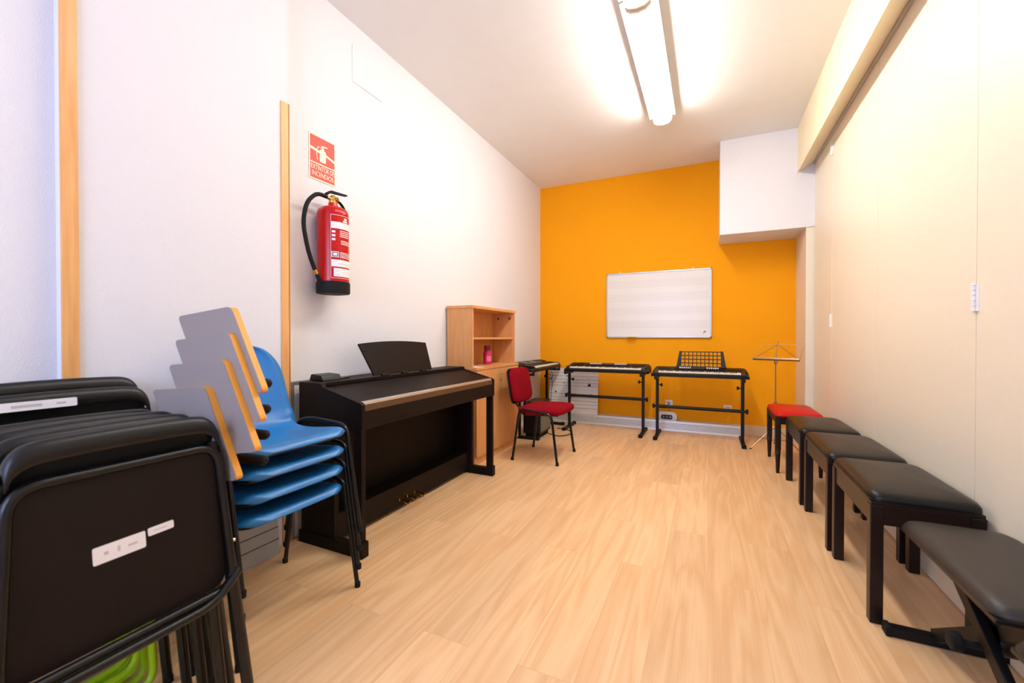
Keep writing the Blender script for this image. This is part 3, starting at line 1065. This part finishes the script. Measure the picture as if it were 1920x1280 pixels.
def wood_bench(x0, x1, y0, y1, hgt, label, red=False, group='wooden piano benches along the cream panels'):
    cx, cy = (x0 + x1) / 2, (y0 + y1) / 2
    t = thing('piano_bench', (cx, cy, 0), label, 'bench', 0, group)
    hx, hy = (x1 - x0) / 2, (y1 - y0) / 2
    lw = .020 if red else .021
    ap = .075 if not red else .05
    ct = .055 if not red else .050
    zt = hgt - ct
    for sx in (-1, 1):
        for sy in (-1, 1):
            cxx, cyy = sx * (hx - lw), sy * (hy - lw)
            l = MB()
            if red:
                l.prism([(-lw, 0)] * 0 + [(-lw, -lw), (lw, -lw), (lw, lw), (-lw, lw)], 'z', .19, zt, .003, M4=Matrix.Translation((cxx, cyy, 0)))
                for k in range(3):
                    l.lathe([(lw * .9, 0), (lw * 1.12, .006), (lw * .9, .012)], (cxx, cyy, .155 + .013 * k), seg=16)
                l.lathe([(lw * .62, 0), (lw * .95, .155)], (cxx, cyy, 0), seg=16)
            else:
                l.box(cxx - lw, cxx + lw, cyy - lw, cyy + lw, 0, zt, .004)
            l.build('leg', M['benchwood'], t)
    a = MB()
    for sx in (-1, 1):
        xx = sx * (hx - .014)
        a.box(xx - .008, xx + .008, -hy + 2 * lw - .003, hy - 2 * lw + .003, zt - ap, zt, .002)
    for sy in (-1, 1):
        yy = sy * (hy - .014)
        a.box(-hx + 2 * lw - .003, hx - 2 * lw + .003, yy - .008, yy + .008, zt - ap, zt, .002)
    a.build('apron', M['benchrail'], t)
    MB().box(-hx + .003, hx - .003, -hy + .003, hy - .003, zt, zt + .012, .002).build('seat_base', M['benchwood'], t)
    cushion(hx + .003, hy + .003, zt + .012, hgt - .006, .014, 'seat_cushion', M['redleather'] if red else M['leather'], t)


wood_bench(.566, .893, 2.045, 2.60, .513, 'black topped wooden bench, the nearest of the wooden ones, next to the metal X-leg bench')
wood_bench(.556, .886, 2.645, 3.225, .512, 'black topped wooden bench, second nearest of the wooden ones by the cream panels')
wood_bench(.545, .875, 3.295, 3.86, .51, 'black topped wooden bench touching the red topped stool')
wood_bench(.492, .82, 3.985, 4.545, .50, 'red topped bench with dark turned legs, farthest along the cream panels', red=True, group=None)


# ------------------------------------------------------------------ metal X benches
def x_bench(cx, y0, y1, hgt, hx, label, reach=.10):
    cy = (y0 + y1) / 2
    t = thing('folding_bench', (cx, cy, 0), label, 'bench', 0, 'metal benches with X legs')
    hy = (y1 - y0) / 2
    cushion(hx, hy, hgt - .038, hgt - .006, .010, 'seat_cushion', M['leather2'], t, bevel=.022, e=.22)
    MB().box(-hx + .008, hx - .008, -hy + .008, hy - .008, hgt - .052, hgt - .038, .004).build('seat_base', M['plastic'], t)
    zt = hgt - .062
    # (x, top y, foot y): flat bar legs crossing under the seat
    for s, xx, yt, yf in ((1, -.060, hy - .13, -hy - reach), (-1, -.034, -hy + .04, hy + .015)):
        a, b_ = Vector((xx, yt, zt)), Vector((xx, yf, .030))
        Q = frame_mat((a + b_) / 2, (1, 0, 0), (b_ - a))
        ln = (b_ - a).length / 2
        MB().box(-.012, .012, -ln, ln, -.022, .022, .004, M4=Q).build('leg', M['blackm'], t)
        MB().box(-hx - .018, hx + .0, yf - .021, yf + .021, .0, .034, .006).build('foot_bar', M['blackm'], t)
        MB().box(-.085, .06, yt - .02, yt + .02, zt - .006, zt + .012, .003).build('hinge_block', M['blackm'], t)
        for q in (-hx - .020, hx + .002):
            MB().box(q - .010, q + .010, yf - .024, yf + .024, 0, .038, .005).build('foot_cap', M['rubber'], t)
    hc = -.045
    MB().lathe([(.046, -.012), (.052, -.004), (.052, .046), (.046, .052)], (-.034, hc, zt * .66), (1, 0, 0), seg=28).build('hub', M['plastic'], t)
    MB().lathe([(.010, 0), (.010, .040), (.024, .044), (.028, .052), (.026, .068), (.018, .073)], (-.050, hc + .035, zt * .50), (-1, 0, 0), seg=20).build('knob', M['rubber'], t)


x_bench(.775, 1.41, 1.985, .455, .150, 'metal X-leg bench with a worn dark padded seat, half cut off by the right edge')
x_bench(.775, .80, 1.375, .425, .148, 'low padded bench of which only one corner shows at the bottom right', reach=.0)


# ------------------------------------------------------------------ blue tablet chairs
def blue_chair():
    t = thing('tablet_chair', (-1.65, 1.15, 0), '', 'chair', 0, 'stacked blue chairs with writing tablets')
    # shell
    prof = rnd([(.205, 0, .428), (.19, 0, .452), (.12, 0, .446), (-.02, 0, .432), (-.13, 0, .440), (-.185, 0, .50), (-.215, 0, .62), (-.245, 0, .74), (-.262, 0, .81)], .05, 5)
    # resample evenly
    d = [0]
    for a, b in zip(prof, prof[1:]):
        d.append(d[-1] + (b - a).length)
    Lc = d[-1]
    NU, NV = 44, 24

    def at(s):
        for i in range(len(d) - 1):
            if s <= d[i + 1] + 1e-9:
                u = (s - d[i]) / max(d[i + 1] - d[i], 1e-9)
                return prof[i].lerp(prof[i + 1], u)
        return prof[-1]
    P = []
    for i in range(NU + 1):
        # cosine spacing near ends for round corners
        u = i / NU
        s = Lc * (.5 - .5 * cos(pi * u)) * .45 + Lc * u * .55
        c = at(s)
        c2 = at(min(s + .004, Lc)); c1 = at(max(s - .004, 0))
        tg = (c2 - c1).normalized()
        nn = Vector((-tg.z, 0, tg.x))
        if nn.z < 0 and i < NU * .4: nn = -nn
        nn = Vector((tg.z, 0, -tg.x))     # points to the sitter's side: +z on the seat (tangent runs to -x)
        if nn.dot(Vector((1, 0, 1))) < 0: nn = -nn
        # half width with rounded corners
        w = .222 - .030 * max(0, (s / Lc - .45)) / .55
        rc, rb = .07, .15
        if s < rc:
            w -= rc * (1 - math.sqrt(max(0, 1 - ((rc - s) / rc) ** 2))) * .9
        if Lc - s < rb:
            w -= rb * (1 - math.sqrt(max(0, 1 - ((rb - (Lc - s)) / rb) ** 2))) * .85
        row = []
        for j in range(NV + 1):
            v = -1 + 2 * j / NV
            vv = math.copysign(abs(v) ** .9, v)
            dish = .016 * v * v - .030 * max(0, abs(v) - .86) / .14
            if s / Lc > .5:
                dish = .035 * v * v - .02 * max(0, abs(v) - .86) / .14
            p = c + nn * dish
            row.append((p.x, w * vv * (1.09 if v < 0 else 1.0), p.z))
        P.append(row)
    b = MB().grid(P)
    b.build('seat_shell', M['blue'], t, solid=.006, sub=1)
    for s in (-1, 1):
        y = .232 if s > 0 else -.285
        MB().tube(rnd([(.248, y * 1.0, 0), (.165, y, .462), (-.06, y, .475), (-.15, y, .455), (-.225, y, 0)], .05, 6), .010, 10).build('leg_frame', M['black'], t)
        for x in (.248, -.225):
            MB().lathe([(.012, -.001), (.0125, .02)], (x, y, 0), seg=12).build('foot_cap', M['rubber'], t)
    for x in (.12, -.10):
        MB().tube([(x, -.285, .418), (x, .232, .418)], .009, 8).build('cross_bar', M['black'], t)
    MB().tube(rnd([(-.13, -.215, .417), (.165, -.215, .424), (.165, .200, .424), (-.13, .200, .417)], .06, 6, closed=True), .013, 8, closed=True).build('shade_ring', M['black'], t)  # added black ring standing in for the shadow between stacked seats
    MB().box(-.10, .14, -.19, .175, .404, .416, .004).build('shade_plate', M['blackm'], t)  # added plate, its black imitates the shade under each seat
    # arm that carries the writing tablet
    MB().tube(rnd([(-.14, -.285, .458), (-.11, -.262, .60), (-.02, -.262, .665), (.33, -.268, .700)], .06, 6), .010, 10).build('arm_tube', M['black'], t)
    MB().tube([(.22, -.270, .703), (.25, -.270, .703), (.355, -.270, .705), (.370, -.270, .706)], [.008, .016, .016, .006], 12, flat=1.2).build('arm_tip', M['rubber'], t)
    # tablet: folded upright in the plane across Y
    quad = rnd([(-.038, .925), (.256, .951), (.412, .685), (.13, .645)], .022, 5, closed=True)
    A = [tuple(p) for p in quad]
    tb = MB().prism(A, 'y', -.322, -.319, 0, m=0)
    tb.prism(A, 'y', -.319, -.300, 0, m=1)
    tb.build('writing_tablet', [M['grey'], M['edge']], t)
    return t


bc = blue_chair()
blabels = ['blue tablet chair at the bottom of the stack, its feet on the floor',
           'blue tablet chair second from the bottom of the stack',
           'blue tablet chair third from the bottom, right under the topmost seat',
           'topmost blue tablet chair, its whole backrest showing']
for k in range(4):
    o = bc if k == 0 else dup(bc)
    o.location = (-1.65 + .006 * k, 1.15, .083 * k)
    o['label'] = blabels[k]
    for ch in o.children:
        if ch.name.startswith('writing_tablet'):
            ch.location = ((.0, .045, .03, .0)[k], -.0225 * (3 - k), 0)


# ------------------------------------------------------------------ folded chairs leaning on the left wall
def folded_chair(name, mt, mshell, mboard, label, group, green=False, top=.875):
    t = thing(name, (0, 0, 0), label, 'folding chair', 0, group)
    W = .200
    # local: +x towards the room, seat underside facing +x
    if not green:
        ring = rnd([(.032, -W - .028, .385), (.032, W + .022, .385), (.016, W, .790), (.016, -W, .790)], .055, 7, closed=True)
        MB().tube(ring, .0115, 10, closed=True).build('seat_frame', mt, t)
        pp = [tuple(p) for p in rnd([(-W - .018, .392), (W + .012, .392), (W - .008, .782), (-W + .008, .782)], .05, 7, closed=True)]
        MB().prism(pp, 'x', .008, .016, .001).build('seat_panel', mboard, t)
        MB().tube(rnd([(.046, -W - .04, .366), (.046, W - .04, .366), (.036, W + .036, .425)], .06, 6), .012, 10).build('brace_bar', mt, t)
        # back shell with a broad rounded top
        sh = []
        zs = [(-.030, .60), (-.030, .70), (-.028, .80), (-.020, .845), (-.004, top - .003), (.010, top), (.022, top - .008), (.028, top - .028), (.022, top - .05)]
        for (x, z) in zs:
            row = []
            for j in range(21):
                v = -1 + 2 * j / 20
                y = (W + .006) * math.copysign(1 - (1 - abs(v)) ** 1.4, v)
                drop = .05 * max(0, (abs(v) - .55) / .45) ** 3 if z > .72 else 0
                row.append((x - .012 * (1 - v * v) * 0, y, z - drop + .010 * (1 - v * v) * (1 if z > .72 else 0)))
            sh.append(row)
        MB().grid(sh).build('backrest', mshell, t, solid=.006, sub=1)
        for s in (-1, 1):
            MB().tube([(-.010, s * (W + .004), .80), (.004, s * (W + .034), .40), (.018, s * (W + .060), .0)], .0115, 10, flat=1.4).build('leg', mt, t)
            MB().tube([(-.030, s * (W - .012), .62), (-.028, s * (W - .006), .35), (-.020, s * (W + .008), .0)], .0115, 10, flat=1.2).build('leg', mt, t)
            MB().lathe([(.014, -.001), (.014, .02)], (.018, s * (W + .060), 0), seg=12).build('foot_cap', M['rubber'], t)
            MB().lathe([(.014, -.001), (.014, .02)], (-.020, s * (W + .008), 0), seg=12).build('foot_cap', M['rubber'], t)
            MB().lathe([(.006, 0), (.006, .006)], (.002, s * (W + .040), .50), (0, s, 0), seg=10).build('rivet', M['chrome'], t)
    else:
        W = .19
        u = rnd([(0, -W, .74), (.02, -W, .013), (.02, W, .013), (0, W, .74)], .05, 6)
        MB().tube(u, .011, 10).build('front_frame', mt, t)
        u = rnd([(-.014, -W + .03, .62), (-.006, -W + .03, .075), (-.006, W - .03, .075), (-.014, W - .03, .62)], .05, 6)
        MB().tube(u, .010, 10).build('rear_frame', mt, t)
        pp = [tuple(p) for p in rr_poly(-W + .01, W - .01, .38, .70, .04)]
        MB().prism(pp, 'x', .0, .014, .004).build('seat', mshell, t)
    return t


fc = folded_chair('folding_chair', M['black'], M['plastic'], M['board'],
                  'front black folding chair of the leaning row, white sticker on its seat underside', 'folded chairs leaning at the left wall')
YC = .532
stack = [(-1.247, .0, 4.0, None),
         (-1.345, .0, 4.0, 'second black folding chair of the leaning row, right behind the front one'),
         (-1.443, .005, 4.0, 'third black folding chair counted from the front of the leaning row'),
         (-1.541, .0, 4.0, 'fourth black folding chair, deep in the leaning row'),
         (-1.855, .02, 4.0, 'black folding chair near the wall, white sticker strip on top of its back'),
         (-1.945, .03, 4.0, 'rearmost black folding chair, standing closest to the white wall')]
fcs = []
for k, (x, dy, tilt, lab) in enumerate(stack):
    o = fc if k == 0 else dup(fc)
    o.location = (x, YC + dy, 0)
    if k >= 4:
        o.scale = (1, 1.08, 1.085 if k == 5 else 1.05)
        o.location.y = YC + dy + .07
    o.rotation_euler = (0, R(-tilt), 0)
    if lab: o['label'] = lab
    fcs.append(o)


def sticker(parent, y0, y1, z0, z1, x, marks, rot=0.0):
    Q = Matrix.Translation((x, (y0 + y1) / 2, (z0 + z1) / 2)) @ Matrix.Rotation(rot, 4, 'X')
    hy, hz = (y1 - y0) / 2, (z1 - z0) / 2
    b = MB().prism(rr_poly(-hy, hy, -hz, hz, .004, 3), 'x', 0, .0008, M4=Q)
    for (a, c, d, e) in marks:
        b.box(.0008, .0012, a, c, d, e, m=1, M4=Q)
    return b.build('sticker', [M['paper'], M['line']], parent)


sticker(fcs[0], -.075, .025, .578, .618, .0165, [(-.030, -.022, -.003, .004), (-.005, .000, -.006, .007), (.015, .033, -.003, .002)], rot=R(1))
sticker(fcs[0], .030, .086, .602, .622, .0165, [(-.016, .012, -.001, .001)], rot=R(2))
sticker(fcs[4], -.19, .02, .836, .862, .0300, [(-.03, .03, -.004, .004), (.06, .08, -.003, .003)])

gc = folded_chair('folding_stool', M['lime'], M['lime'], M['lime'],
                  'lime green folding chair nearest the front, glimpsed under the black seat', 'lime green folded chairs in the leaning row', green=True)
glab = [None, 'lime green folding chair second from the front, glimpsed low between the black legs',
        'lime green folding chair third from the front, glimpsed low between the black legs',
        'lime green folding chair farthest back, glimpsed low between the black legs']
for k in range(4):
    o = gc if k == 0 else dup(gc)
    o.location = (-1.600 - .050 * k, YC - .01, 0)
    o.rotation_euler = (0, R(-4), 0)
    if glab[k]: o['label'] = glab[k]
for o in [gc] + [x for x in bpy.data.objects if x.name.startswith('folding_stool')]:
    o.name = 'folding_chair'
bpy.context.view_layer.update()
